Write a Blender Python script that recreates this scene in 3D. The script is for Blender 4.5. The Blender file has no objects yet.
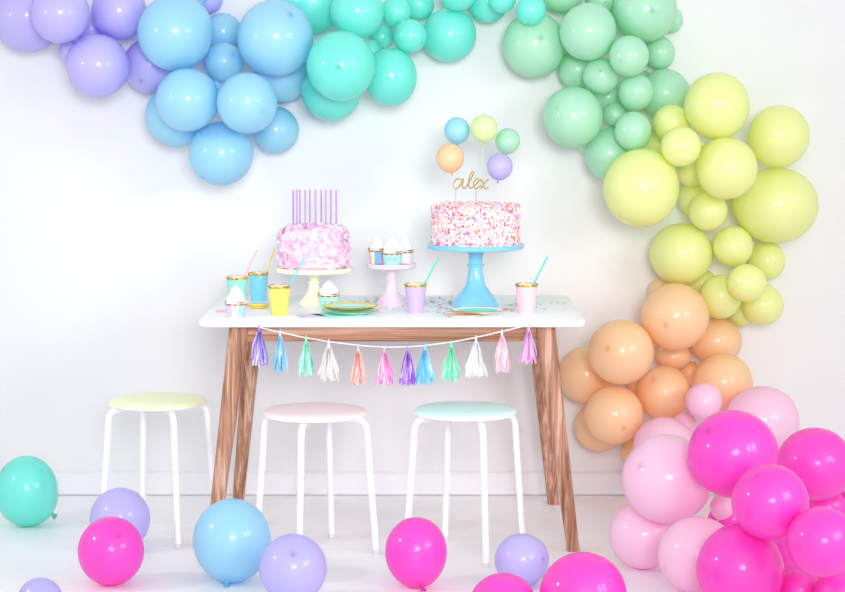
import bpy, bmesh, math, random
from mathutils import Vector, Matrix, Quaternion, noise

random.seed(7)
scene = bpy.context.scene
COL = scene.collection
PI = math.pi

# ------------------------------------------------------------------ camera
FOC, CAM_H, PITCH = 2000.0, 1.45, math.radians(5.74)
cam_data = bpy.data.cameras.new('camera')
cam_data.sensor_width = 36.0
cam_data.lens = FOC / 845.0 * 36.0
cam = bpy.data.objects.new('camera', cam_data)
cam.location = (0, 0, CAM_H)
cam.rotation_euler = (PI / 2 - PITCH, 0, 0)
COL.objects.link(cam)
scene.camera = cam

# ------------------------------------------------------------------ world, lamps, exposure
world = bpy.data.worlds.new('studio')
scene.world = world
world.use_nodes = True
bg = world.node_tree.nodes['Background']
bg.inputs['Color'].default_value = (0.97, 0.985, 1.0, 1)
bg.inputs['Strength'].default_value = 0.78


def area(name, loc, target, sx, sy, power, color=(1, 1, 1), spread=180):
    d = bpy.data.lights.new(name, 'AREA')
    d.shape = 'RECTANGLE'
    d.size, d.size_y = sx, sy
    d.energy = power
    d.color = color
    d.spread = math.radians(spread)
    o = bpy.data.objects.new(name, d)
    o.location = loc
    o.rotation_euler = (Vector(target) - Vector(loc)).to_track_quat('-Z', 'Y').to_euler()
    COL.objects.link(o)
    return o


area('softbox_lamp', (0.5, -0.8, 2.3), (-0.15, 6.9, 1.5), 2.0, 1.6, 24, spread=46)
area('window_light', (3.9, 3.2, 2.2), (0.0, 6.0, 0.4), 0.7, 1.3, 5.5, spread=70)
area('window_light', (3.3, 2.3, 2.2), (0.0, 6.0, 0.4), 0.7, 1.3, 5.5, spread=70)
area('studio_lamp', (-3.3, 5.0, 2.0), (0.0, 6.0, 0.4), 0.26, 0.26, 6, spread=90)

vs = scene.view_settings
vs.view_transform = 'Standard'
vs.look = 'None'
vs.gamma = 1.0
vs.exposure = -0.04
vs.use_curve_mapping = False
try:
    scene.cycles.diffuse_bounces = 12
    scene.cycles.max_bounces = 16
    scene.cycles.use_denoising = True
except Exception:
    pass


# ------------------------------------------------------------------ helpers
def lin(c):
    out = []
    for x in c[:3]:
        x /= 255.0
        out.append(x / 12.92 if x <= 0.04045 else ((x + 0.055) / 1.055) ** 2.4)
    return (*out, 1.0)


def ray(u, v):
    x, y = (u - 422.5) / FOC, -(v - 296.0) / FOC
    return Vector((x, math.cos(PITCH) + y * math.sin(PITCH), -math.sin(PITCH) + y * math.cos(PITCH)))


def at(u, v, Y):
    r = ray(u, v)
    return Vector((0, 0, CAM_H)) + r * (Y / r.y)


def on(u, v, z):
    r = ray(u, v)
    return Vector((0, 0, CAM_H)) + r * ((z - CAM_H) / r.z)


def px(Y, z=0.8):
    """metres per photograph pixel at depth Y"""
    return (Y * math.cos(PITCH) + (CAM_H - z) * math.sin(PITCH)) / FOC


def mat(name, rgb, rough=0.5, metallic=0.0, coat=0.0, spec=0.5):
    m = bpy.data.materials.new(name)
    m.use_nodes = True
    b = m.node_tree.nodes['Principled BSDF']
    b.inputs['Base Color'].default_value = lin(rgb)
    b.inputs['Roughness'].default_value = rough
    b.inputs['Metallic'].default_value = metallic
    b.inputs['Coat Weight'].default_value = coat
    b.inputs['Specular IOR Level'].default_value = spec
    return m


def ramp_node(nt, stops, interp='LINEAR'):
    r = nt.nodes.new('ShaderNodeValToRGB')
    r.color_ramp.interpolation = interp
    els = r.color_ramp.elements
    while len(els) < len(stops):
        els.new(0.5)
    for e, (p, c) in zip(els, stops):
        e.position = p
        e.color = lin(c)
    return r


def island_mat(name, stops, rough=0.5, translucent=0.0, metallic=0.0, spec=0.5):
    """each loose piece of the mesh takes one of the listed colours"""
    m = mat(name, stops[0][1], rough, metallic, 0.0, spec)
    nt = m.node_tree
    g = nt.nodes.new('ShaderNodeNewGeometry')
    r = ramp_node(nt, stops, 'CONSTANT')
    nt.links.new(g.outputs['Random Per Island'], r.inputs['Fac'])
    b = nt.nodes['Principled BSDF']
    nt.links.new(r.outputs['Color'], b.inputs['Base Color'])
    if translucent:
        t = nt.nodes.new('ShaderNodeBsdfTranslucent')
        nt.links.new(r.outputs['Color'], t.inputs['Color'])
        mx = nt.nodes.new('ShaderNodeMixShader')
        mx.inputs[0].default_value = translucent
        nt.links.new(b.outputs[0], mx.inputs[1])
        nt.links.new(t.outputs[0], mx.inputs[2])
        nt.links.new(mx.outputs[0], nt.nodes['Material Output'].inputs['Surface'])
    return m


def latex_mat(name, rgb, tip, through, trans=0.26):
    m = mat(name, rgb, 0.52, coat=0.6, spec=1.0)
    m.node_tree.nodes['Principled BSDF'].inputs['Coat Roughness'].default_value = 0.09
    nt = m.node_tree
    a = nt.nodes.new('ShaderNodeAttribute')
    a.attribute_name = 'tip'
    mix = nt.nodes.new('ShaderNodeMix')
    mix.data_type = 'RGBA'
    mix.inputs[6].default_value = lin(rgb)
    mix.inputs[7].default_value = lin(tip)
    nt.links.new(a.outputs['Fac'], mix.inputs[0])
    b = nt.nodes['Principled BSDF']
    nt.links.new(mix.outputs[2], b.inputs['Base Color'])
    t = nt.nodes.new('ShaderNodeBsdfTranslucent')
    t.inputs['Color'].default_value = lin(through)
    mx = nt.nodes.new('ShaderNodeMixShader')
    mx.inputs[0].default_value = trans
    nt.links.new(b.outputs[0], mx.inputs[1])
    nt.links.new(t.outputs[0], mx.inputs[2])
    nt.links.new(mx.outputs[0], nt.nodes['Material Output'].inputs['Surface'])
    return m


def wood_mat(name, axis):
    m = mat(name, (176, 128, 104), 0.45, spec=0.3)
    nt = m.node_tree
    tc = nt.nodes.new('ShaderNodeTexCoord')
    mp = nt.nodes.new('ShaderNodeMapping')
    sc = [70.0, 70.0, 70.0]
    sc['XYZ'.index(axis)] = 1.5
    mp.inputs['Scale'].default_value = sc
    nt.links.new(tc.outputs['Object'], mp.inputs['Vector'])
    n1 = nt.nodes.new('ShaderNodeTexNoise')
    n1.inputs['Scale'].default_value = 1.0
    n1.inputs['Detail'].default_value = 5.0
    n1.inputs['Roughness'].default_value = 0.6
    n1.inputs['Distortion'].default_value = 0.6
    nt.links.new(mp.outputs[0], n1.inputs['Vector'])
    r = ramp_node(nt, [(0.30, (118, 78, 55)), (0.43, (158, 111, 84)), (0.55, (188, 141, 115)),
                       (0.68, (222, 186, 166))])
    nt.links.new(n1.outputs['Fac'], r.inputs['Fac'])
    nt.links.new(r.outputs['Color'], nt.nodes['Principled BSDF'].inputs['Base Color'])
    return m


def tag(o, label=None, cat=None, group=None, kind=None):
    if label:
        o['label'] = label
    if cat:
        o['category'] = cat
    if group:
        o['group'] = group
    if kind:
        o['kind'] = kind
    return o


def empty(name, loc, rz=0.0):
    o = bpy.data.objects.new(name, None)
    o.location = loc
    o.rotation_euler = (0, 0, rz)
    o.empty_display_size = 0.05
    COL.objects.link(o)
    return o


class MB:
    """collects verts and faces, then links them as one mesh object"""

    def __init__(self):
        self.v, self.f, self.m = [], [], []

    def add(self, verts, faces, mi=0):
        n = len(self.v)
        self.v += [Vector(p) for p in verts]
        self.f += [[i + n for i in q] for q in faces]
        self.m += [mi] * len(faces)

    def box(self, a, b, mi=0):
        (x0, y0, z0), (x1, y1, z1) = a, b
        self.add([(x0, y0, z0), (x1, y0, z0), (x1, y1, z0), (x0, y1, z0),
                  (x0, y0, z1), (x1, y0, z1), (x1, y1, z1), (x0, y1, z1)],
                 [(0, 3, 2, 1), (4, 5, 6, 7), (0, 1, 5, 4), (1, 2, 6, 5), (2, 3, 7, 6), (3, 0, 4, 7)], mi)

    def lathe(self, prof, seg=48, loc=(0, 0, 0), rfun=None, cap0=True, cap1=True, mi=None):
        loc = Vector(loc)
        vs_, fs = [], []
        for k, (r, z) in enumerate(prof):
            for j in range(seg):
                a = 2 * PI * j / seg
                rr = r * (rfun(a, k) if rfun else 1.0)
                vs_.append(loc + Vector((rr * math.cos(a), rr * math.sin(a), z)))
        n = len(prof)
        for k in range(n - 1):
            for j in range(seg):
                j2 = (j + 1) % seg
                fs.append((k * seg + j, k * seg + j2, (k + 1) * seg + j2, (k + 1) * seg + j))
        if cap0:
            fs.append(tuple(range(seg - 1, -1, -1)))
        if cap1:
            fs.append(tuple((n - 1) * seg + j for j in range(seg)))
        base = len(self.f)
        self.add(vs_, fs)
        if mi:
            for q in range((n - 1) * seg):
                self.m[base + q] = mi(2 * PI * ((q % seg) + 0.5) / seg)

    def tube(self, pts, rad, seg=10, closed=False, flat=1.0):
        pts = [Vector(p) for p in pts]
        n = len(pts)
        rads = rad if isinstance(rad, (list, tuple)) else [rad] * n
        vs_, fs = [], []
        up = None
        for i in range(n):
            t = (pts[min(i + 1, n - 1)] - pts[max(i - 1, 0)]).normalized()
            if up is None:
                up = Vector((0, 1, 0)) if abs(t.y) < 0.9 else Vector((1, 0, 0))
            s = t.cross(up).normalized()
            up = s.cross(t).normalized()
            for j in range(seg):
                a = 2 * PI * j / seg
                vs_.append(pts[i] + (s * math.cos(a) + up * math.sin(a) * flat) * rads[i])
        for i in range(n - 1):
            for j in range(seg):
                j2 = (j + 1) % seg
                fs.append((i * seg + j, i * seg + j2, (i + 1) * seg + j2, (i + 1) * seg + j))
        fs.append(tuple(range(seg - 1, -1, -1)))
        fs.append(tuple((n - 1) * seg + j for j in range(seg)))
        self.add(vs_, fs)

    def build(self, name, materials, parent=None, smooth=True, bevel=0.0, loc=None, sharp=40):
        me = bpy.data.meshes.new(name)
        me.from_pydata([tuple(p) for p in self.v], [], self.f)
        ms = materials if isinstance(materials, (list, tuple)) else [materials]
        for m in ms:
            me.materials.append(m)
        for p, mi in zip(me.polygons, self.m):
            p.material_index = mi
        bm = bmesh.new()
        bm.from_mesh(me)
        bmesh.ops.recalc_face_normals(bm, faces=bm.faces)
        if bevel:
            bmesh.ops.bevel(bm, geom=list(bm.edges), offset=bevel, segments=3, profile=0.6, affect='EDGES')
        bm.to_mesh(me)
        bm.free()
        if smooth:
            me.polygons.foreach_set('use_smooth', [True] * len(me.polygons))
            me.set_sharp_from_angle(angle=math.radians(sharp))
        me.update()
        o = bpy.data.objects.new(name, me)
        if loc is not None:
            o.location = loc
        COL.objects.link(o)
        if parent is not None:
            o.parent = parent
        return o


def smooth_path(pts, n=8):
    pts = [Vector(p) for p in pts]
    out = []
    for i in range(len(pts) - 1):
        p0, p1, p2, p3 = pts[max(i - 1, 0)], pts[i], pts[i + 1], pts[min(i + 2, len(pts) - 1)]
        for k in range(n):
            t = k / n
            out.append(0.5 * ((2 * p1) + (p2 - p0) * t + (2 * p0 - 5 * p1 + 4 * p2 - p3) * t * t
                              + (3 * p1 - p0 - 3 * p2 + p3) * t ** 3))
    out.append(pts[-1])
    return out


def copy_tree(o, parent=None):
    c = o.copy()
    COL.objects.link(c)
    if parent is not None:
        c.parent = parent
    for ch in list(o.children):
        copy_tree(ch, c)
    return c


# ------------------------------------------------------------------ room
WALL_Y = 7.18


def wall_material():
    m = mat('white_wall_paint', (231, 231, 233), 0.75, spec=0.2)
    nt = m.node_tree
    tc = nt.nodes.new('ShaderNodeTexCoord')
    n = nt.nodes.new('ShaderNodeTexNoise')
    n.inputs['Scale'].default_value = 60
    n.inputs['Detail'].default_value = 4
    nt.links.new(tc.outputs['Object'], n.inputs['Vector'])
    bmp = nt.nodes.new('ShaderNodeBump')
    bmp.inputs['Strength'].default_value = 0.04
    bmp.inputs['Distance'].default_value = 0.01
    nt.links.new(n.outputs['Fac'], bmp.inputs['Height'])
    nt.links.new(bmp.outputs[0], nt.nodes['Principled BSDF'].inputs['Normal'])
    return m


def floor_material():
    m = mat('white_floorboards', (238, 239, 241), 0.42, spec=0.35)
    nt = m.node_tree
    tc = nt.nodes.new('ShaderNodeTexCoord')
    mp = nt.nodes.new('ShaderNodeMapping')
    mp.inputs['Scale'].default_value = (1.6, 14, 1)
    nt.links.new(tc.outputs['Object'], mp.inputs['Vector'])
    n = nt.nodes.new('ShaderNodeTexNoise')
    n.inputs['Scale'].default_value = 2.0
    n.inputs['Detail'].default_value = 6
    n.inputs['Roughness'].default_value = 0.6
    nt.links.new(mp.outputs[0], n.inputs['Vector'])
    r = ramp_node(nt, [(0.3, (243, 243, 245)), (0.55, (247, 247, 249)), (0.75, (249, 249, 251))])
    nt.links.new(n.outputs['Fac'], r.inputs['Fac'])
    nt.links.new(r.outputs['Color'], nt.nodes['Principled BSDF'].inputs['Base Color'])
    bmp = nt.nodes.new('ShaderNodeBump')
    bmp.inputs['Strength'].default_value = 0.05
    nt.links.new(n.outputs['Fac'], bmp.inputs['Height'])
    nt.links.new(bmp.outputs[0], nt.nodes['Principled BSDF'].inputs['Normal'])
    return m


b = MB()
b.box((-5, WALL_Y, -0.1), (5, WALL_Y + 0.12, 3.2))
tag(b.build('wall_back', wall_material(), smooth=False), kind='structure')
b = MB()
b.box((-5, -2.5, -0.1), (5, WALL_Y, 0))
tag(b.build('floor', floor_material(), smooth=False), kind='structure')
b = MB()
b.add([(x, y, z) for x in (-5, 5) for (y, z) in ((WALL_Y, 0.004), (WALL_Y - 0.014, 0.004), (WALL_Y - 0.014, 0.078),
                                                    (WALL_Y - 0.008, 0.085), (WALL_Y, 0.085))],
      [(0, 1, 2, 3, 4), (9, 8, 7, 6, 5)] + [(i, 5 + i, 5 + (i + 1) % 5, (i + 1) % 5) for i in range(5)])
tag(b.build('baseboard_back', mat('white_baseboard_paint', (234, 234, 237), 0.45), smooth=False), kind='structure')

# ------------------------------------------------------------------ table
M_WHITE = mat('white_lacquer', (248, 248, 250), 0.3)
M_WOODZ = wood_mat('walnut_leg_wood', 'Z')
M_WOODX = wood_mat('walnut_apron_wood', 'X')
M_WOODY = wood_mat('walnut_side_wood', 'Y')
ZT = 0.745
TX, TY0, TY1 = -0.096, 6.25, 7.05
THW = 0.612
table = empty('dining_table', (TX, (TY0 + TY1) / 2, 0))
tag(table, 'white topped dining table with splayed walnut legs, set with cakes and cups', 'table')
TYC = (TY0 + TY1) / 2


def rounded_rect(hx, hy, r, n=8):
    pts = []
    for cx, cy, a0 in ((hx - r, hy - r, 0), (-hx + r, hy - r, PI / 2), (-hx + r, -hy + r, PI), (hx - r, -hy + r, 1.5 * PI)):
        for k in range(n + 1):
            a = a0 + PI / 2 * k / n
            pts.append((cx + r * math.cos(a), cy + r * math.sin(a)))
    return pts


def slab(mb, hx, hy, r, levels, n=8):
    """stack of rounded-rectangle loops: levels = [(inset, z), ...]"""
    loops = [[(x, y, z) for x, y in rounded_rect(hx - i, hy - i, max(r - i, 0.001), n)] for i, z in levels]
    m = len(loops[0])
    vs_ = [p for l in loops for p in l]
    fs = [tuple(range(m - 1, -1, -1)), tuple((len(loops) - 1) * m + j for j in range(m))]
    for k in range(len(loops) - 1):
        for j in range(m):
            j2 = (j + 1) % m
            fs.append((k * m + j, k * m + j2, (k + 1) * m + j2, (k + 1) * m + j))
    mb.add(vs_, fs)


b = MB()
slab(b, THW, (TY1 - TY0) / 2, 0.05, [(0.02, ZT - 0.025), (0.004, ZT - 0.022), (0.0, ZT - 0.016), (0.0, ZT - 0.005),
                                      (0.0015, ZT - 0.0015), (0.005, ZT)])
b.build('tabletop', M_WHITE, table)
ZA = ZT - 0.026


def leg(sx, front):
    ytop = (TY0 + 0.085 if front else TY1 - 0.105) - TYC
    ybot = (6.285 if front else 7.02) - TYC
    xt, xb = 0.487 * sx, (0.578 if front else 0.562) * sx
    mb = MB()
    w0, w1, d0, d1 = 0.031, 0.0195, 0.034, 0.022
    loops = []
    for k in range(9):
        t = k / 8
        w, d = w0 + (w1 - w0) * t, d0 + (d1 - d0) * t
        c = Vector((xt + (xb - xt) * t, ytop + (ybot - ytop) * t, ZA * (1 - t)))
        ch = 0.3 * w
        loops.append([c + Vector(q) for q in ((w - ch, -d, 0), (w, -d + ch, 0), (w, d - ch, 0), (w - ch, d, 0),
                                              (-w + ch, d, 0), (-w, d - ch, 0), (-w, -d + ch, 0), (-w + ch, -d, 0))])
    vs_ = [p for l in loops for p in l]
    fs = [tuple(range(8)), tuple(8 * 8 + j for j in range(7, -1, -1))]
    for k in range(8):
        for j in range(8):
            fs.append((k * 8 + j, (k + 1) * 8 + j, (k + 1) * 8 + (j + 1) % 8, k * 8 + (j + 1) % 8))
    mb.add(vs_, fs)
    mb.build('leg', M_WOODZ, table, sharp=60)


for sx in (-1, 1):
    for fr in (True, False):
        leg(sx, fr)
for y, nm in ((TY0 + 0.075 - TYC, 'front_apron'), (TY1 - 0.095 - TYC, 'rear_apron')):
    b = MB()
    b.box((-0.462, y - 0.011, ZA - 0.049), (0.462, y + 0.011, ZA))
    b.build(nm, M_WOODX, table, bevel=0.002)
for sx in (-1, 1):
    b = MB()
    b.box((0.485 * sx - 0.011, TY0 + 0.11 - TYC, ZA - 0.049), (0.485 * sx + 0.011, TY1 - 0.13 - TYC, ZA))
    b.build('side_apron', M_WOODY, table, bevel=0.002)

# ------------------------------------------------------------------ stools
M_STEEL = mat('white_powder_coat', (250, 250, 252), 0.3)
M_CAP = mat('grey_foot_plastic', (226, 227, 230), 0.5)


def make_stool(loc, rot, pad_rgb, label, k=1.0, hz=1.0):
    root = empty('stool', loc, rot)
    root.scale = (1, 1, hz)
    tag(root, label, 'stool', 'round stools at the table')
    R = 0.166 * k
    b = MB()
    b.lathe([(R - 0.012, 0.4395), (R - 0.002, 0.441), (R, 0.4435), (R - 0.001, 0.4455)], 64)
    b.build('seat_base', M_STEEL, root)
    b = MB()
    b.lathe([(R - 0.001, 0.4457), (R, 0.4485), (R - 0.003, 0.453), (R - 0.012, 0.4565), (R * 0.7, 0.459), (R * 0.35, 0.460),
             (0.004, 0.4602)], 64)
    b.build('seat_pad', mat('pad_vinyl', pad_rgb, 0.45), root, sharp=60)
    for q in range(4):
        a = PI / 2 * q
        d = Vector((math.cos(a), math.sin(a), 0))
        path = [d * 0.085 + Vector((0, 0, 0.4285)), d * 0.12 + Vector((0, 0, 0.4285)), d * 0.147 + Vector((0, 0, 0.427)),
                d * 0.162 + Vector((0, 0, 0.415)), d * 0.168 + Vector((0, 0, 0.395)), d * 0.1705 + Vector((0, 0, 0.36)),
                d * 0.198 + Vector((0, 0, 0.012))]
        b = MB()
        b.tube(smooth_path(path[:-1], 5) + [path[-1]], 0.0105, 14)
        lg = b.build('leg', M_STEEL, root)
        b = MB()
        b.lathe([(0.0098, 0.0), (0.0115, 0.002), (0.0115, 0.013), (0.0107, 0.015)], 14, d * 0.198)
        b.build('foot_cap', M_CAP, lg)
        b = MB()
        t = Vector((-math.sin(a), math.cos(a), 0))
        b.tube([d * 0.1 + Vector((0, 0, 0.424)), d * 0.1 + Vector((0, 0, 0.441))], 0.008, 10)
        b.build('mounting_boss', M_STEEL, lg)


for (u, v, rz, rgb, lab, k, hz) in (
        (160, 535.5, math.radians(24.5), (247, 253, 206), 'white metal stool with pale yellow seat, standing alone beside the table', 0.97, 1.0),
        (316, 551, math.radians(-12), (255, 238, 241), 'white metal stool with pale pink seat, under the table', 1.0, 1.0),
        (465, 553.5, math.radians(18), (218, 254, 250), 'white metal stool with mint green seat, under the table', 0.98, 1.022)):
    p = on(u, v, 0)
    make_stool((p.x, p.y, 0), rz, rgb, lab, k, hz)

# ------------------------------------------------------------------ balloons
LATEX = {   # colour the skin reflects, colour of the thick tip, colour the thin skin lets through
    'lavender': latex_mat('lavender_latex', (210, 203, 250), (150, 132, 220), (170, 146, 250)),
    'blue': latex_mat('sky_blue_latex', (170, 230, 248), (90, 168, 218), (70, 206, 250)),
    'teal': latex_mat('turquoise_latex', (124, 244, 234), (40, 176, 160), (0, 236, 212)),
    'green': latex_mat('green_latex', (192, 240, 216), (105, 192, 146), (90, 234, 152)),
    'yellow': latex_mat('yellow_latex', (244, 252, 176), (226, 222, 90), (250, 244, 40)),
    'apricot': latex_mat('apricot_latex', (255, 224, 176), (226, 166, 110), (255, 190, 80)),
    'pink': latex_mat('pale_pink_latex', (255, 226, 245), (236, 155, 205), (255, 156, 224)),
    'hot': latex_mat('hot_pink_latex', (255, 66, 220), (205, 20, 152), (255, 14, 190)),
}


PEAR = 0.07


def balloon_mesh(name, R, Rz, tail, seg=40, rings=40, pear=PEAR, spot=0.8):
    """latex balloon round its centre, tapering towards the tail; the far end carries the thicker tip"""
    q = Vector((0, 0, 1)).rotation_difference(Vector(tail))
    vs_, tip, fs = [], [], []
    for k in range(rings + 1):
        ph = PI * k / rings                      # 0 at the tip, PI at the tail
        s = max(0.0, (ph - 1.9) / (PI - 1.9))
        r = R * (1 + pear * s * s + 0.004 * math.exp(-(ph / 0.10) ** 2))
        for j in range(seg):
            a = 2 * PI * j / seg
            p = q @ Vector((r * math.sin(ph) * math.cos(a), r * math.sin(ph) * math.sin(a), -r * math.cos(ph)))
            p.z *= Rz / R
            vs_.append(p)
            tip.append(min(1.0, spot * math.exp(-(ph / 0.075) ** 2) + 0.12 * spot * math.exp(-(ph / 0.35) ** 2)
                           + 0.55 * max(0.0, (ph - 2.75) / (PI - 2.75)) ** 1.5))
    for k in range(rings):
        for j in range(seg):
            j2 = (j + 1) % seg
            fs.append((k * seg + j, k * seg + j2, (k + 1) * seg + j2, (k + 1) * seg + j))
    me = bpy.data.meshes.new(name)
    me.from_pydata([tuple(p) for p in vs_], [], fs)
    bm = bmesh.new()
    bm.from_mesh(me)
    lay = bm.verts.layers.float.new('tip')
    bm.verts.ensure_lookup_table()
    for v, t in zip(bm.verts, tip):
        v[lay] = t
    bmesh.ops.remove_doubles(bm, verts=bm.verts, dist=R * 1e-4)
    bmesh.ops.recalc_face_normals(bm, faces=bm.faces)
    bm.to_mesh(me)
    bm.free()
    me.polygons.foreach_set('use_smooth', [True] * len(me.polygons))
    return me, q


def knot_mesh(name, R, Rz, q, k, pear=PEAR):
    b = MB()
    z0 = R * (1 + pear) - 0.004 * k
    prof = [(0.008 * k, z0), (0.0055 * k, z0 + 0.006 * k), (0.0045 * k, z0 + 0.009 * k), (0.006 * k, z0 + 0.011 * k),
            (0.0085 * k, z0 + 0.019 * k), (0.010 * k, z0 + 0.0205 * k), (0.0085 * k, z0 + 0.021 * k), (0.004 * k, z0 + 0.016 * k)]
    b.lathe(prof, 14)
    for p in b.v:
        w = q @ p
        w.z *= Rz / R
        p[:] = w
    return b


def knot_latex(key):
    m = LATEX[key].copy()
    m.name = LATEX[key].name + '_knot'
    mix = [n for n in m.node_tree.nodes if n.type == 'MIX'][0]
    base, deep = mix.inputs[6].default_value[:], mix.inputs[7].default_value[:]
    mix.inputs[6].default_value = [0.5 * (x + y) for x, y in zip(base, deep)]
    return m


KNOT = {k: knot_latex(k) for k in LATEX}
GROUPS = {'g': 'balloons of the rainbow garland', 'f': 'balloons lying on the floor'}


def balloon(color, loc, R, Rz, tail, label, group, name='balloon', k=None, spot=0.8):
    me, q = balloon_mesh(name, R, Rz, tail, spot=spot)
    me.materials.append(LATEX[color])
    o = bpy.data.objects.new(name, me)
    o.location = loc
    COL.objects.link(o)
    tag(o, label, 'balloon', group)
    knot_mesh('knot', R, Rz, q, k or max(0.55, R / 0.1)).build('knot', KNOT[color], o)
    return o


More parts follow.
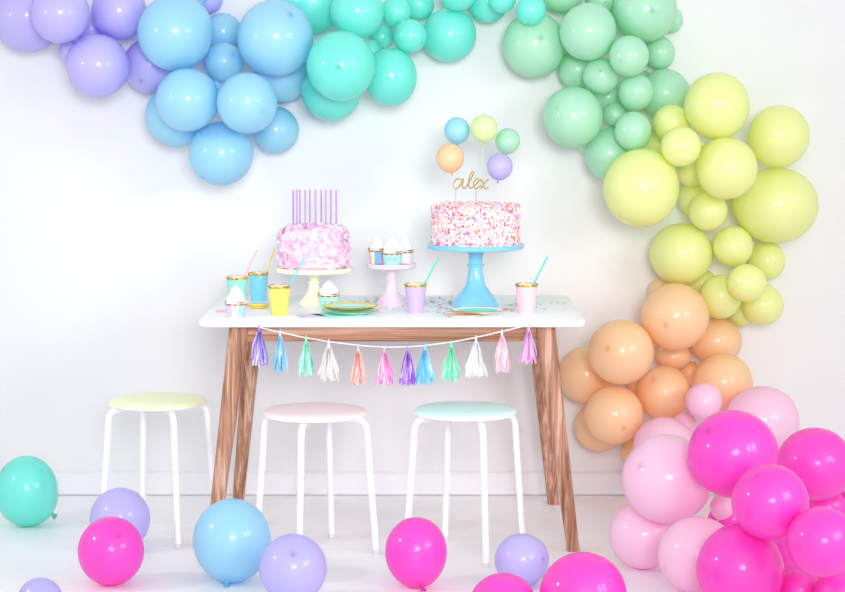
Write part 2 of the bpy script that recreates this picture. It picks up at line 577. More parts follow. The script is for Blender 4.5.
BALLOONS = [  # colour, garland/floor, centre, horizontal radius, vertical radius, tail direction, strength of the darker tip, label
    ('lavender', 'g', (-1.3818, 7.05, 1.721), 0.1223, 0.1223, (-0.226, 0.038, 0.973), 0.3, 'large lavender balloon at the very end of the garland, cut by the frame edge'),
    ('lavender', 'g', (-1.2358, 6.88, 1.7246), 0.0989, 0.0989, (0.565, 0.453, 0.69), 0.3, 'round lavender balloon overlapping the large lavender one at the garland end'),
    ('lavender', 'g', (-1.1188, 6.94, 1.5494), 0.1086, 0.1086, (-0.725, 0.198, 0.66), 0.3, 'lowest lavender balloon of the garland, hanging below the other lavender ones'),
    ('lavender', 'g', (-1.0556, 7.02, 1.7371), 0.0956, 0.0991, (0.364, 0.57, 0.737), 0.8, 'oval lavender balloon tucked behind the big sky blue balloon at the top edge'),
    ('lavender', 'g', (-0.9578, 7.075, 1.5513), 0.0949, 0.0984, (0.222, 0.815, 0.536), 0.8, 'shaded lavender balloon wedged between the lowest lavender one and the sky blue pair'),
    ('lavender', 'g', (-1.1696, 7.115, 1.6816), 0.0564, 0.0564, (0.567, 0.48, 0.67), 0.3, 'deep lavender balloon mostly hidden in the gap behind three lavender ones'),
    ('lavender', 'g', (-1.2214, 7.06, 1.5998), 0.0526, 0.0526, (0.739, 0.141, -0.659), 0.3, 'lavender balloon showing only a sliver behind the lowest lavender balloon'),
    ('lavender', 'g', (-0.7591, 7.115, 1.7899), 0.0564, 0.0564, (0.311, 0.286, 0.906), 0.3, 'lone lavender balloon peeping out at the top edge between two big sky blue ones'),
    ('blue', 'g', (-0.8476, 6.905, 1.6611), 0.1284, 0.1301, (0.633, 0.225, 0.741), 0.3, 'big sky blue balloon next to the lavender balloons at the top edge'),
    ('blue', 'g', (-0.7981, 6.81, 1.433), 0.1067, 0.1067, (0.876, 0.419, 0.238), 0.3, 'round sky blue balloon directly below the big one bordering the lavender'),
    ('blue', 'g', (-0.6919, 7.0, 1.564), 0.0678, 0.0678, (-0.564, 0.744, -0.359), 0.8, 'small sky blue balloon in the middle of the blue cluster'),
    ('blue', 'g', (-0.703, 7.105, 1.6707), 0.0669, 0.0669, (0.928, 0.343, -0.147), 0.3, 'deep blue balloon set back between the two biggest sky blue balloons'),
    ('blue', 'g', (-0.5021, 6.885, 1.6436), 0.1298, 0.1315, (-0.447, 0.688, -0.571), 0.8, 'biggest sky blue balloon, bordering the turquoise balloons at the top'),
    ('blue', 'g', (-0.5909, 6.765, 1.4231), 0.1027, 0.1027, (-0.576, 0.766, 0.286), 0.3, 'sky blue balloon below the biggest one, above the lowest blue balloon'),
    ('blue', 'g', (-0.6967, 6.93, 1.2469), 0.1106, 0.1106, (0.562, 0.409, 0.719), 0.8, 'lowest sky blue balloon of the garland, tip of the hanging blue cluster'),
    ('blue', 'g', (-0.8577, 7.015, 1.3769), 0.1118, 0.1083, (0.449, 0.385, 0.806), 0.3, 'sky blue balloon half hidden behind, bulging out at the blue cluster side towards lavender'),
    ('blue', 'g', (-0.5194, 7.09, 1.3268), 0.083, 0.083, (-0.731, 0.227, 0.644), 0.3, 'small sky blue balloon at the side of blue cluster, above the cake candles'),
    ('blue', 'g', (-0.498, 7.08, 1.5129), 0.095, 0.0915, (0.879, 0.054, 0.474), 0.3, 'shaded blue balloon behind and below the biggest sky blue balloon'),
    ('blue', 'g', (-0.6947, 7.11, 1.4886), 0.0636, 0.0636, (0.4, 0.043, -0.916), 0.3, 'shaded blue balloon hidden behind the small sky blue one in the cluster middle'),
    ('teal', 'g', (-0.2251, 6.935, 1.7336), 0.0928, 0.0928, (-0.32, 0.003, 0.947), 0.3, 'turquoise balloon at the top edge above the turquoise one with centred dark dot'),
    ('teal', 'g', (-0.2753, 6.8, 1.5473), 0.1165, 0.1182, (0.029, 0.999, 0.029), 0.8, 'large turquoise balloon with a dark dot at its centre'),
    ('teal', 'g', (-0.3863, 7.06, 1.7734), 0.1119, 0.1119, (-0.282, 0.379, -0.881), 0.3, 'deep turquoise balloon at the top edge beside the biggest sky blue balloon'),
    ('teal', 'g', (-0.3188, 7.005, 1.4637), 0.1045, 0.1045, (0.189, 0.432, 0.882), 0.3, 'turquoise balloon emerging below and behind the one with the centred dot'),
    ('teal', 'g', (-0.1093, 6.98, 1.512), 0.0902, 0.1006, (-0.912, 0.089, 0.4), 0.3, 'slightly oval turquoise balloon hanging beside the one with the centred dot'),
    ('teal', 'g', (-0.0926, 7.05, 1.7383), 0.0541, 0.0559, (-0.039, 0.102, 0.994), 0.3, 'small shaded turquoise balloon at the top edge beside a cluster of smaller ones'),
    ('teal', 'g', (-0.0433, 6.985, 1.6533), 0.0589, 0.0589, (-0.706, 0.529, 0.471), 0.8, 'small turquoise balloon lowest among the little ones in the turquoise cluster'),
    ('teal', 'g', (-0.1432, 7.13, 1.654), 0.0424, 0.0424, (0.679, 0.008, 0.734), 0.3, 'tiny turquoise balloon squeezed among four others in the turquoise cluster'),
    ('teal', 'g', (-0.1843, 7.07, 1.5966), 0.0456, 0.0474, (0.437, 0.471, -0.767), 0.3, 'tiny turquoise balloon peeking between the dotted balloon and the oval one'),
    ('teal', 'g', (-0.0123, 7.12, 1.7657), 0.0529, 0.0529, (-0.983, 0.137, 0.123), 0.3, 'deep turquoise balloon at the top edge set back above two small ones'),
    ('teal', 'g', (0.0948, 7.08, 1.6595), 0.0948, 0.0948, (-0.906, 0.158, -0.394), 0.3, 'large turquoise balloon at the end of its cluster, above the cake topper'),
    ('teal', 'g', (0.1232, 7.01, 1.8089), 0.0694, 0.0694, (0.752, 0.239, 0.614), 0.3, 'pale turquoise balloon cut by the top edge above the large turquoise one'),
    ('teal', 'g', (0.2303, 7.1, 1.7717), 0.0703, 0.0703, (-0.869, 0.492, 0.051), 0.3, 'deep turquoise balloon at the top edge between the big turquoise and small ones'),
    ('teal', 'g', (0.2749, 6.985, 1.7802), 0.0484, 0.0484, (0.226, 0.317, 0.921), 0.3, 'small turquoise balloon at the top edge, second from the green balloons'),
    ('teal', 'g', (0.373, 6.94, 1.7406), 0.0516, 0.0533, (0.22, 0.483, 0.847), 0.3, 'last small turquoise balloon, overlapping the first big green balloon'),
    ('green', 'g', (0.3907, 7.06, 1.6242), 0.1104, 0.1156, (-0.159, 0.97, -0.182), 0.8, 'big deep green balloon just below the last small turquoise one'),
    ('green', 'g', (0.5704, 6.95, 1.6659), 0.0982, 0.0982, (0.548, 0.09, 0.832), 0.3, 'round green balloon between two big green ones near the top edge'),
    ('green', 'g', (0.4895, 7.09, 1.8165), 0.0807, 0.0807, (-0.603, 0.447, 0.661), 0.3, 'pale green balloon cut by the top edge above the round green ones'),
    ('green', 'g', (0.7732, 7.015, 1.7438), 0.1112, 0.1112, (-0.125, 0.99, 0.062), 0.8, 'big pale green balloon cut by the top edge beside the bare wall'),
    ('green', 'g', (0.7065, 6.89, 1.5826), 0.0684, 0.0701, (0.491, 0.836, 0.244), 0.3, 'small pale green balloon just below the big one cut by the top edge'),
    ('green', 'g', (0.6206, 6.995, 1.5156), 0.0643, 0.0643, (0.108, 0.957, -0.27), 0.8, 'small pale green balloon with a faint dot, below the round green one'),
    ('green', 'g', (0.7413, 6.98, 1.4602), 0.0608, 0.0642, (-0.259, 0.2, -0.945), 0.3, 'small pale green balloon in the chain of three, middle one'),
    ('green', 'g', (0.5217, 6.96, 1.374), 0.104, 0.1057, (0.578, 0.759, -0.3), 0.3, 'large green balloon bulging out towards the cake topper'),
    ('green', 'g', (0.8389, 7.115, 1.5975), 0.053, 0.0583, (-0.916, 0.297, -0.27), 0.3, 'pale green balloon half hidden beside the wall below the big top one'),
    ('green', 'g', (0.8547, 7.085, 1.4534), 0.0881, 0.0881, (-0.611, 0.211, 0.763), 0.3, 'large green balloon set back behind the topmost yellow balloon'),
    ('green', 'g', (0.7249, 6.91, 1.3265), 0.0637, 0.0672, (0.349, 0.496, -0.795), 0.3, 'small pale green balloon touching the big yellow balloon, lowest of three'),
    ('green', 'g', (0.6763, 7.055, 1.38), 0.0404, 0.0457, (-0.985, 0.066, 0.158), 0.3, 'tiny dark green balloon in the middle of the green cluster'),
    ('green', 'g', (0.5454, 7.105, 1.5377), 0.0671, 0.0671, (-0.344, 0.164, 0.925), 0.3, 'shaded green balloon behind, between the round and the bulging green ones'),
    ('green', 'g', (0.6576, 7.125, 1.4428), 0.0496, 0.0496, (-0.975, 0.102, -0.2), 0.3, 'dark green balloon buried deep above the tiny dark green one'),
    ('green', 'g', (0.6533, 7.02, 1.2442), 0.0841, 0.0911, (0.045, 0.404, -0.914), 0.3, 'lowest green balloon, half behind the big round yellow balloon'),
    ('green', 'g', (0.8782, 7.13, 1.7136), 0.0424, 0.0459, (-0.551, 0.155, 0.82), 0.3, 'pale green balloon showing as a thin edge behind the big top one'),
    ('green', 'g', (0.6324, 7.115, 1.7829), 0.0564, 0.0564, (0.905, 0.377, -0.198), 0.3, 'deep green balloon at the top edge in the gap between pale ones'),
    ('green', 'g', (0.5884, 7.13, 1.2836), 0.0427, 0.0427, (0.266, -0.003, -0.964), 0.3, 'dark green balloon barely visible under the bulging green one'),
    ('yellow', 'g', (1.0085, 6.88, 1.4141), 0.1113, 0.113, (0.335, 0.425, -0.841), 0.3, 'topmost large yellow balloon of the garland, next to the green ones'),
    ('yellow', 'g', (1.2387, 6.97, 1.3081), 0.106, 0.1077, (-0.825, -0.078, -0.56), 0.3, 'yellow balloon bulging out against bare wall, above the largest yellow one'),
    ('yellow', 'g', (1.04, 6.84, 1.2001), 0.1042, 0.1059, (-0.608, 0.481, 0.631), 0.3, 'round yellow balloon in the centre of the yellow cluster'),
    ('yellow', 'g', (1.2431, 7.03, 1.065), 0.1477, 0.1336, (-0.929, 0.244, 0.28), 0.3, 'largest yellow balloon, wide and pale, bulging out against the wall'),
    ('yellow', 'g', (0.7481, 6.85, 1.1331), 0.1301, 0.1335, (0.564, 0.477, 0.674), 0.3, 'big yellow balloon below the greens, on the side facing the cakes'),
    ('yellow', 'g', (0.8748, 6.785, 1.2765), 0.0677, 0.0677, (0.471, 0.819, 0.329), 0.3, 'small pale yellow balloon between the topmost and the big cake-side yellow ones'),
    ('yellow', 'g', (0.8623, 6.965, 1.3532), 0.0642, 0.0642, (0.459, 0.416, -0.785), 0.3, 'small yellow balloon wedged between green and the topmost yellow balloon'),
    ('yellow', 'g', (0.995, 6.965, 1.0476), 0.068, 0.068, (0.506, 0.427, 0.749), 0.3, 'small yellow balloon just below the central round yellow one'),
    ('yellow', 'g', (0.9782, 7.1, 1.0825), 0.071, 0.071, (0.701, -0.031, 0.713), 0.3, 'deep yellow balloon set back behind the small one below the centre'),
    ('yellow', 'g', (0.9119, 7.035, 0.8918), 0.1094, 0.1094, (0.939, 0.344, 0.018), 0.3, 'round yellow balloon resting above the big apricot balloon'),
    ('yellow', 'g', (1.0879, 6.99, 0.9234), 0.0701, 0.0701, (0.525, 0.318, -0.79), 0.3, 'small yellow balloon beside the round one that rests above apricot'),
    ('yellow', 'g', (1.2278, 7.105, 0.8612), 0.0659, 0.0677, (-0.781, 0.333, 0.529), 0.3, 'small pale yellow balloon under the widest one, against the wall'),
    ('yellow', 'g', (1.1228, 6.89, 0.8026), 0.0675, 0.0657, (0.648, 0.761, -0.019), 0.3, 'small pale yellow balloon in front of two others near the yellow end'),
    ('yellow', 'g', (1.0483, 7.0, 0.7428), 0.0739, 0.0774, (0.597, 0.034, 0.802), 0.3, 'deep yellow balloon between apricot and the small front yellow one'),
    ('yellow', 'g', (1.2034, 7.03, 0.7114), 0.0725, 0.0725, (-0.11, 0.045, 0.993), 0.3, 'last pale yellow balloon, lowest one of the yellow cluster'),
    ('yellow', 'g', (1.1414, 7.125, 0.669), 0.0466, 0.0466, (0.49, 0.179, 0.853), 0.3, 'yellow balloon mostly hidden between the two lowest yellow ones'),
    ('yellow', 'g', (0.9994, 7.12, 0.7774), 0.0536, 0.0536, (-0.151, 0.42, 0.895), 0.3, 'deep yellow balloon hidden above the big apricot one'),
    ('yellow', 'g', (0.8292, 7.12, 1.2732), 0.0533, 0.0533, (-0.503, 0.431, 0.749), 0.3, 'deep yellow balloon hidden between the green and big yellow balloons'),
    ('yellow', 'g', (0.9462, 7.03, 1.1809), 0.0527, 0.0527, (0.61, 0.328, 0.721), 0.3, 'deep yellow balloon in the gap beside the central round yellow one'),
    ('apricot', 'g', (0.879, 6.92, 0.6809), 0.1184, 0.1184, (0.382, 0.916, 0.118), 0.8, 'topmost big apricot balloon, just below the yellow ones'),
    ('apricot', 'g', (0.6857, 6.855, 0.5665), 0.114, 0.1123, (0.485, 0.848, -0.215), 0.8, 'big apricot balloon on the side nearest to the table corner'),
    ('apricot', 'g', (0.5832, 7.07, 0.4561), 0.0999, 0.1017, (0.922, 0.377, 0.091), 0.3, 'apricot balloon peeking out beside the wooden table leg'),
    ('apricot', 'g', (0.8952, 7.09, 0.5218), 0.0643, 0.05, (-0.547, 0.195, 0.814), 0.3, 'small apricot balloon in the middle of four larger apricot ones'),
    ('apricot', 'g', (1.0473, 7.085, 0.5764), 0.0928, 0.0821, (0.065, -0.075, -0.995), 0.3, 'pale apricot balloon half behind the topmost apricot one, wall side'),
    ('apricot', 'g', (1.0526, 6.94, 0.4461), 0.1033, 0.1051, (0.773, 0.097, -0.627), 0.3, 'pale apricot balloon behind the small pale pink one, wall side'),
    ('apricot', 'g', (0.8518, 6.985, 0.404), 0.097, 0.097, (0.473, 0.662, -0.582), 0.8, 'round apricot balloon above the pale pink balloons'),
    ('apricot', 'g', (0.6685, 6.905, 0.3384), 0.103, 0.103, (-0.237, 0.922, 0.305), 0.8, 'apricot balloon with a small dot, below the table-side big one'),
    ('apricot', 'g', (0.6326, 7.085, 0.266), 0.0896, 0.0896, (0.976, 0.167, 0.137), 0.3, 'lowest apricot balloon, half hidden behind the dotted one'),
    ('apricot', 'g', (0.776, 7.11, 0.1707), 0.0612, 0.0612, (-0.277, 0.061, -0.959), 0.3, 'apricot balloon showing as a sliver behind the biggest pale pink one'),
    ('apricot', 'g', (0.8537, 7.125, 0.7518), 0.0465, 0.0465, (-0.017, 0.287, -0.958), 0.3, 'apricot balloon hardly showing between yellow and topmost apricot balloon'),
    ('apricot', 'g', (0.9622, 7.13, 0.4549), 0.0432, 0.0432, (0.11, 0.137, -0.984), 0.3, 'deep apricot balloon hidden in the gap beside the small middle one'),
    ('apricot', 'g', (0.7817, 7.12, 0.4165), 0.0503, 0.0503, (0.757, 0.115, -0.643), 0.3, 'deep apricot balloon buried behind the three table-side apricot ones'),
    ('pink', 'g', (0.9127, 6.9, 0.3004), 0.0454, 0.0454, (0.257, 0.031, 0.966), 0.3, 'small pale pink balloon hidden behind the round apricot and pale pink ones'),
    ('pink', 'g', (1.1614, 6.765, 0.3437), 0.1266, 0.1163, (-0.929, 0.043, -0.368), 0.3, 'wide pale pink balloon against the wall, behind the hot pink ones'),
    ('pink', 'g', (0.8297, 6.785, 0.2466), 0.1065, 0.1031, (0.994, 0.018, 0.105), 0.3, 'pale pink balloon rising behind the biggest pale pink balloon'),
    ('pink', 'g', (0.9663, 6.795, 0.4047), 0.0635, 0.0635, (0.434, 0.259, -0.863), 0.3, 'small pale pink balloon sitting between two apricot balloons'),
    ('pink', 'g', (0.7335, 5.915, 0.3037), 0.135, 0.1335, (0.667, 0.626, -0.404), 0.8, 'biggest pale pink balloon, beside the uppermost hot pink one'),
    ('pink', 'g', (0.6776, 6.042, 0.1045), 0.1045, 0.1045, (0.997, 0.012, -0.076), 0.3, 'pale pink balloon on the floor nearest to the wooden table leg'),
    ('pink', 'g', (0.8016, 5.7356, 0.1133), 0.1139, 0.1133, (0.863, 0.423, 0.276), 0.3, 'pale pink balloon on the floor behind the big floor-level hot pink one'),
    ('pink', 'g', (0.8975, 5.9, 0.2215), 0.036, 0.0375, (-0.326, -0.087, -0.941), 0.3, 'tiny pale pink balloon wedged between biggest pale pink and hot pink ones'),
    ('hot', 'g', (0.9286, 6, 0.1573), 0.0579, 0.0549, (-0.947, 0.271, -0.173), 0.3, 'deep hot pink balloon behind, under the tiny pale pink one'),
    ('hot', 'g', (0.902, 5.735, 0.4122), 0.1307, 0.1278, (0.622, 0.486, -0.614), 0.8, 'uppermost and largest hot pink balloon with a dark spot near its top'),
    ('hot', 'g', (1.2045, 6.055, 0.3232), 0.1166, 0.112, (0.693, 0.075, -0.717), 0.3, 'hot pink balloon by the frame edge beside the largest uppermost one'),
    ('hot', 'g', (0.9564, 5.42, 0.3354), 0.106, 0.1046, (0.416, 0.452, -0.789), 0.8, 'central hot pink balloon with dark patch on top, between four others'),
    ('hot', 'g', (1.2667, 6.15, 0.1662), 0.075, 0.075, (0.11, 0.021, -0.994), 0.3, 'pinkish balloon half hidden at frame edge under the upper hot pink one'),
    ('hot', 'g', (1.0712, 5.27, 0.2573), 0.0952, 0.0952, (1.0, -0.015, -0.013), 0.3, 'hot pink balloon at the frame edge just below the central one'),
    ('hot', 'g', (0.8893, 5.4973, 0.126), 0.1218, 0.126, (0.063, 0.405, 0.912), 0.3, 'big hot pink balloon on the floor in front of the pale pink ones'),
    ('hot', 'g', (1.0951, 5.95, 0.0633), 0.0636, 0.0636, (0.95, 0.17, 0.263), 0.3, 'dark hot pink balloon buried between the central and floor-level ones'),
    ('hot', 'g', (1.0644, 5.5356, 0.0593), 0.0593, 0.0593, (0.847, 0.305, 0.436), 0.3, 'small hot pink balloon on the floor cut by the bottom edge'),
    ('hot', 'g', (1.1563, 5.4287, 0.072), 0.072, 0.072, (0.601, 0.133, 0.788), 0.3, 'hot pink balloon in the bottom corner of the picture frame'),
    ('teal', 'f', (-1.3367, 6.6515, 0.1198), 0.1046, 0.1198, (0.688, 0.312, -0.655), 0.8, 'turquoise balloon lying alone on the floor at the frame edge'),
    ('lavender', 'f', (-0.9674, 6.2926, 0.1007), 0.0959, 0.1007, (-0.267, 0.955, -0.127), 0.8, 'lavender balloon on the floor behind a hot pink one, under the yellow stool'),
    ('hot', 'f', (-0.9251, 5.8341, 0.1025), 0.098, 0.1025, (-0.364, 0.729, -0.58), 0.8, 'hot pink balloon on the floor in front of a lavender one'),
    ('lavender', 'f', (-1.0564, 5.4121, 0.0621), 0.0621, 0.0621, (0.756, 0.481, -0.444), 0.8, 'lavender balloon mostly cut off by the bottom edge, lone one'),
    ('blue', 'f', (-0.5704, 5.8849, 0.1243), 0.1168, 0.1243, (-0.077, -0.532, -0.843), 0.8, 'sky blue balloon on the floor hiding the foot of the table leg'),
    ('lavender', 'f', (-0.3721, 5.6394, 0.0977), 0.0977, 0.0977, (-0.059, 0.807, -0.588), 0.8, 'large lavender balloon on the floor beside the sky blue one'),
    ('hot', 'f', (-0.0192, 5.816, 0.1036), 0.0918, 0.1036, (0.194, -0.568, -0.8), 0.8, 'hot pink balloon on floor in front of the mint stool, knot downward'),
    ('lavender', 'f', (0.2949, 5.82, 0.0785), 0.08, 0.0785, (-0.741, 0.645, -0.189), 0.8, 'lavender balloon on the floor between two cropped hot pink ones'),
    ('hot', 'f', (0.2156, 5.2459, 0.0884), 0.091, 0.0884, (-0.0, 0.953, 0.303), 0.8, 'hot pink balloon cut by the bottom edge in front of a lavender one'),
    ('hot', 'f', (0.429, 5.2384, 0.1176), 0.1176, 0.1176, (0.455, 0.861, -0.227), 0.8, 'big hot pink balloon on the floor at the foot of the table leg'),
]
for c, kind, loc, R, Rz, tail, spot, lab in BALLOONS:
    balloon(c, loc, R, Rz, tail, lab, GROUPS[kind], spot=spot)

# ------------------------------------------------------------------ cake stands
def cake_stand(loc, R, H, rb, neck, rgb, label, ring=0.5):
    m = mat('glazed_stand', rgb, 0.18, coat=0.3)
    root = empty('cake_stand', loc)
    tag(root, label, 'cake stand', 'cake stands on the table')
    b = MB()
    zp = H - 0.020
    b.lathe([(neck * 1.25, zp - 0.004), (R * 0.55, zp), (R * 0.93, zp + 0.003), (R * 0.985, zp + 0.006), (R, zp + 0.012),
             (R, zp + 0.0205), (R - 0.004, zp + 0.0215), (R - 0.007, zp + 0.0185), (R * 0.6, zp + 0.0165), (0.003, zp + 0.0165)], 72)
    b.build('plate', m, root)
    b = MB()
    h = zp - 0.003
    b.lathe([(rb * 0.97, 0), (rb, 0.003), (rb * 0.985, 0.008), (rb * 0.9, h * 0.10), (rb * 0.82, h * 0.155), (rb * 0.8, h * 0.175),
             (rb * 0.62, h * 0.26), (neck * 1.42, h * 0.38), (neck * 1.12, h * 0.55), (neck, h * 0.70), (neck, h * 0.80),
             (neck * 1.05, h * 0.92), (neck * 1.3, h)], 56)
    ped = b.build('pedestal', m, root)
    b = MB()
    zr = h * 0.74
    b.lathe([(neck * 0.98, zr - 0.005), (neck * 1.22, zr - 0.003), (neck * 1.26, zr), (neck * 1.22, zr + 0.003), (neck * 0.98, zr + 0.005)], 48)
    b.build('ring', m, ped)
    return H - 0.0026


def tpos(u, v):
    p = on(u, v, ZT)
    return Vector((p.x, p.y, ZT))


c_blue = Vector((at(475.5, 300, 6.69).x, 6.69, ZT))
top_blue = ZT + cake_stand(c_blue, 0.164, 0.208, 0.081, 0.0235, (134, 208, 238),
                           'tall sky blue cake stand carrying the sprinkle cake')
c_yel = Vector((at(314, 300, 6.74).x, 6.74, ZT))
top_yel = ZT + cake_stand(c_yel, 0.131, 0.125, 0.052, 0.0165, (249, 248, 218), 'pale yellow cake stand carrying the pink ruffled cake')
c_pink = Vector((at(391.5, 300, 6.72).x, 6.72, ZT))
top_pink = ZT + cake_stand(c_pink, 0.083, 0.140, 0.052, 0.0165, (238, 214, 232), 'small pale lilac cake stand carrying three cupcakes')

# ------------------------------------------------------------------ sprinkle cake
M_ICING = mat('white_icing', (250, 240, 242), 0.6)


def ico(sub):
    bm = bmesh.new()
    bmesh.ops.create_icosphere(bm, subdivisions=sub, radius=1.0)
    vs_ = [v.co.copy() for v in bm.verts]
    fs = [tuple(v.index for v in f.verts) for f in bm.faces]
    bm.free()
    return vs_, fs


ICO1 = ico(1)
ICO2 = ico(2)
cake = empty('birthday_cake', (c_blue.x, c_blue.y, top_blue))
tag(cake, 'tall round cake covered in white and pink sugar sprinkles on blue stand', 'cake')
CR, CH = 0.145, 0.133
b = MB()
b.lathe([(CR, 0), (CR, CH - 0.01), (CR - 0.003, CH - 0.003), (CR - 0.012, CH), (0.003, CH)], 72)
b.build('cake_body', M_ICING, cake)
b = MB()
rs = random.Random(3)


def ball(mb, p, r):
    mb.add([Vector(p) + v * r for v in ICO1[0]], ICO1[1])


rows = 20
for k in range(rows):
    z = 0.0065 + (CH - 0.0075) * k / (rows - 1)
    n = 118
    for j in range(n):
        if rs.random() < 0.05:
            continue
        a = 2 * PI * (j + (k % 2) * 0.5 + rs.uniform(-0.3, 0.3)) / n
        r = CR + rs.uniform(-0.0005, 0.0022)
        ball(b, (r * math.cos(a), r * math.sin(a), z + rs.uniform(-0.0022, 0.0022)), rs.uniform(0.0032, 0.0044))
for _ in range(900):
    a, r = rs.uniform(0, 2 * PI), CR * math.sqrt(rs.random())
    ball(b, (r * math.cos(a), r * math.sin(a), CH + rs.uniform(0.0005, 0.004)), rs.uniform(0.003, 0.0043))
M_SPR = island_mat('sugar_sprinkles', [(0.0, (250, 246, 245)), (0.33, (250, 214, 224)), (0.47, (246, 166, 198)), (0.58, (226, 84, 146)),
                                       (0.67, (244, 192, 156)), (0.76, (214, 188, 236)), (0.85, (216, 120, 100)), (0.91, (244, 230, 176)), (0.96, (176, 214, 232))], 0.4)
tag(b.build('sprinkles', M_SPR, cake), kind='stuff')

# ------------------------------------------------------------------ pink ruffled cake
pcake = empty('birthday_cake', (c_yel.x, c_yel.y, top_yel))
tag(pcake, 'round cake covered in pink ruffled petals, holding a row of candles', 'cake')
PR, PH = 0.110, 0.141
b = MB()
b.lathe([(PR - 0.012, 0), (PR, 0.01), (PR, PH - 0.045), (PR - 0.006, PH - 0.02), (PR - 0.022, PH - 0.005), (PR - 0.045, PH), (0.003, PH)], 64)
b.build('cake_body', mat('pink_cream', (253, 214, 240), 0.7), pcake)
b = MB()
rs = random.Random(11)


def petal(mb, p, nrm, size):
    n = Vector(nrm).normalized()
    t = n.orthogonal().normalized()
    t.rotate(Quaternion(n, rs.uniform(0, 2 * PI)))
    bi = n.cross(t)
    tilt = rs.uniform(0.1, 0.75)
    G = 5
    vs_, fs = [], []
    w = rs.uniform(0, 6)
    for i in range(G):
        for j in range(G):
            x, y = (i / (G - 1) - 0.5) * 2, j / (G - 1)
            wd = 0.45 + 0.55 * math.sin(PI * (0.15 + 0.62 * y))
            lift = tilt * y * 0.9 + 0.35 * x * x * y - 0.3 * y * y + 0.16 * math.sin(x * 4 + w) * y
            q_ = (Vector(p) + t * (x * wd * size * 0.62) + bi * ((y - 0.45) * size * 1.15) + n * (lift * size * 0.62))
            q_.z = max(q_.z, 0.002)
            vs_.append(q_)
    for i in range(G - 1):
        for j in range(G - 1):
            fs.append((i * G + j, (i + 1) * G + j, (i + 1) * G + j + 1, i * G + j + 1))
    mb.add(vs_, fs)


def cake_surf(s):
    # s in 0..1 from bottom of the side to the top centre
    side = PH - 0.03
    if s < 0.60:
        return PR, 0.010 + (side - 0.01) * s / 0.60, (1, 0)
    if s < 0.78:
        a = (s - 0.60) / 0.18 * PI / 2
        return PR - 0.04 + 0.04 * math.cos(a), side + 0.028 * math.sin(a), (math.cos(a), math.sin(a))
    return (PR - 0.04) * math.sqrt(max(0, 1 - (s - 0.78) / 0.22)), PH - 0.002, (0, 1)


for k in range(1200):
    s = rs.random()
    r, z, (nr, nz) = cake_surf(s)
    a = rs.uniform(0, 2 * PI)
    size = rs.uniform(0.014, 0.026)
    nrm = Vector((nr * math.cos(a), nr * math.sin(a), nz)) + Vector((rs.gauss(0, .35), rs.gauss(0, .35), rs.gauss(0, .35)))
    rr = r + rs.uniform(-0.002, 0.004)
    p = Vector((rr * math.cos(a), rr * math.sin(a), max(z, 0.014)))
    petal(b, p, nrm, size)
M_PET = island_mat('pink_petals', [(0.0, (255, 247, 253)), (0.35, (254, 240, 250)), (0.6, (252, 218, 241)), (0.84, (249, 212, 238)), (0.92, (254, 238, 240)), (0.97, (238, 178, 222))], 0.7, 0.3)
ruf = b.build('ruffled_icing', M_PET, pcake)
tag(ruf, kind='stuff')

# candles
M_CAND = mat('lilac_wax', (198, 146, 214), 0.4)
M_WICK = mat('wick', (236, 226, 236), 0.8)
CANDLE_WORDS = ['first', 'second', 'third', 'fourth', 'fifth', 'sixth', 'seventh', 'eighth', 'ninth', 'last']
cu_px = [293.2, 296.7, 299.8, 305.3, 309.8, 315.6, 321.3, 325.7, 330.9, 336.2]
for i, u in enumerate(cu_px):
    dy = [0.03, -0.035, 0.0, -0.05, 0.045, -0.055, 0.04, -0.045, 0.02, -0.01][i]
    y = c_yel.y + dy
    x = at(u, 205, y).x
    h = at(u, 189.5, y).z - (top_yel + PH - 0.02)
    b = MB()
    b.lathe([(0.0028, 0), (0.0030, 0.002), (0.0030, h - 0.002), (0.0018, h)], 12)
    o = b.build('candle', M_CAND, loc=(x, y, top_yel + PH - 0.02))
    lab = ('thin lilac candle at the end of the row above the yellow cup' if i == 0 else
           'thin lilac candle at the end of the row towards the cupcake stand' if i == 9 else
           'thin lilac candle, %s in the row counted from the cups side' % CANDLE_WORDS[i])
    tag(o, lab, 'candle', 'lilac candles on the pink cake')
    b = MB()
    b.tube([(0, 0, h - 0.001), (0.0003, 0, h + 0.006)], 0.0007, 6)
    b.build('wick', M_WICK, o)

# ------------------------------------------------------------------ cake topper
YT = c_blue.y
M_GOLD = mat('gold_foil', (164, 130, 44), 0.34, 0.75)
M_STICK = mat('pale_topper_stick', (240, 237, 230), 0.4)
LATEX['topper_blue'] = LATEX['blue'].copy()
ZC = top_blue + CH
TOP = [  # u, v, r, colour, stick bottom u, depth shift, tail, label
    (450, 158, 14, 'apricot', 455.5, -0.032, 'apricot mini balloon, lowest on the topper stick beside the gold lettering'),
    (457, 130.5, 13, 'teal_light', 456.2, 0.032, 'light blue mini balloon above the apricot one of the cake topper'),
    (484, 128.5, 13.5, 'lime', 478.5, 0.0, 'pale yellow mini balloon, topmost of the cake topper'),
    (507.5, 141, 12.5, 'green', 500, 0.032, 'green mini balloon above the lilac one of the cake topper'),
    (499.7, 166.5, 13, 'lavender', 497.5, -0.032, 'lilac mini balloon with knot hanging down over the sprinkle cake'),
]
LATEX['teal_light'] = latex_mat('light_aqua_latex', (170, 236, 248), (90, 180, 210), (90, 210, 236))
LATEX['lime'] = latex_mat('pale_lime_latex', (238, 253, 196), (190, 210, 90), (214, 240, 90))
KNOT['teal_light'] = knot_latex('teal_light')
KNOT['lime'] = knot_latex('lime')
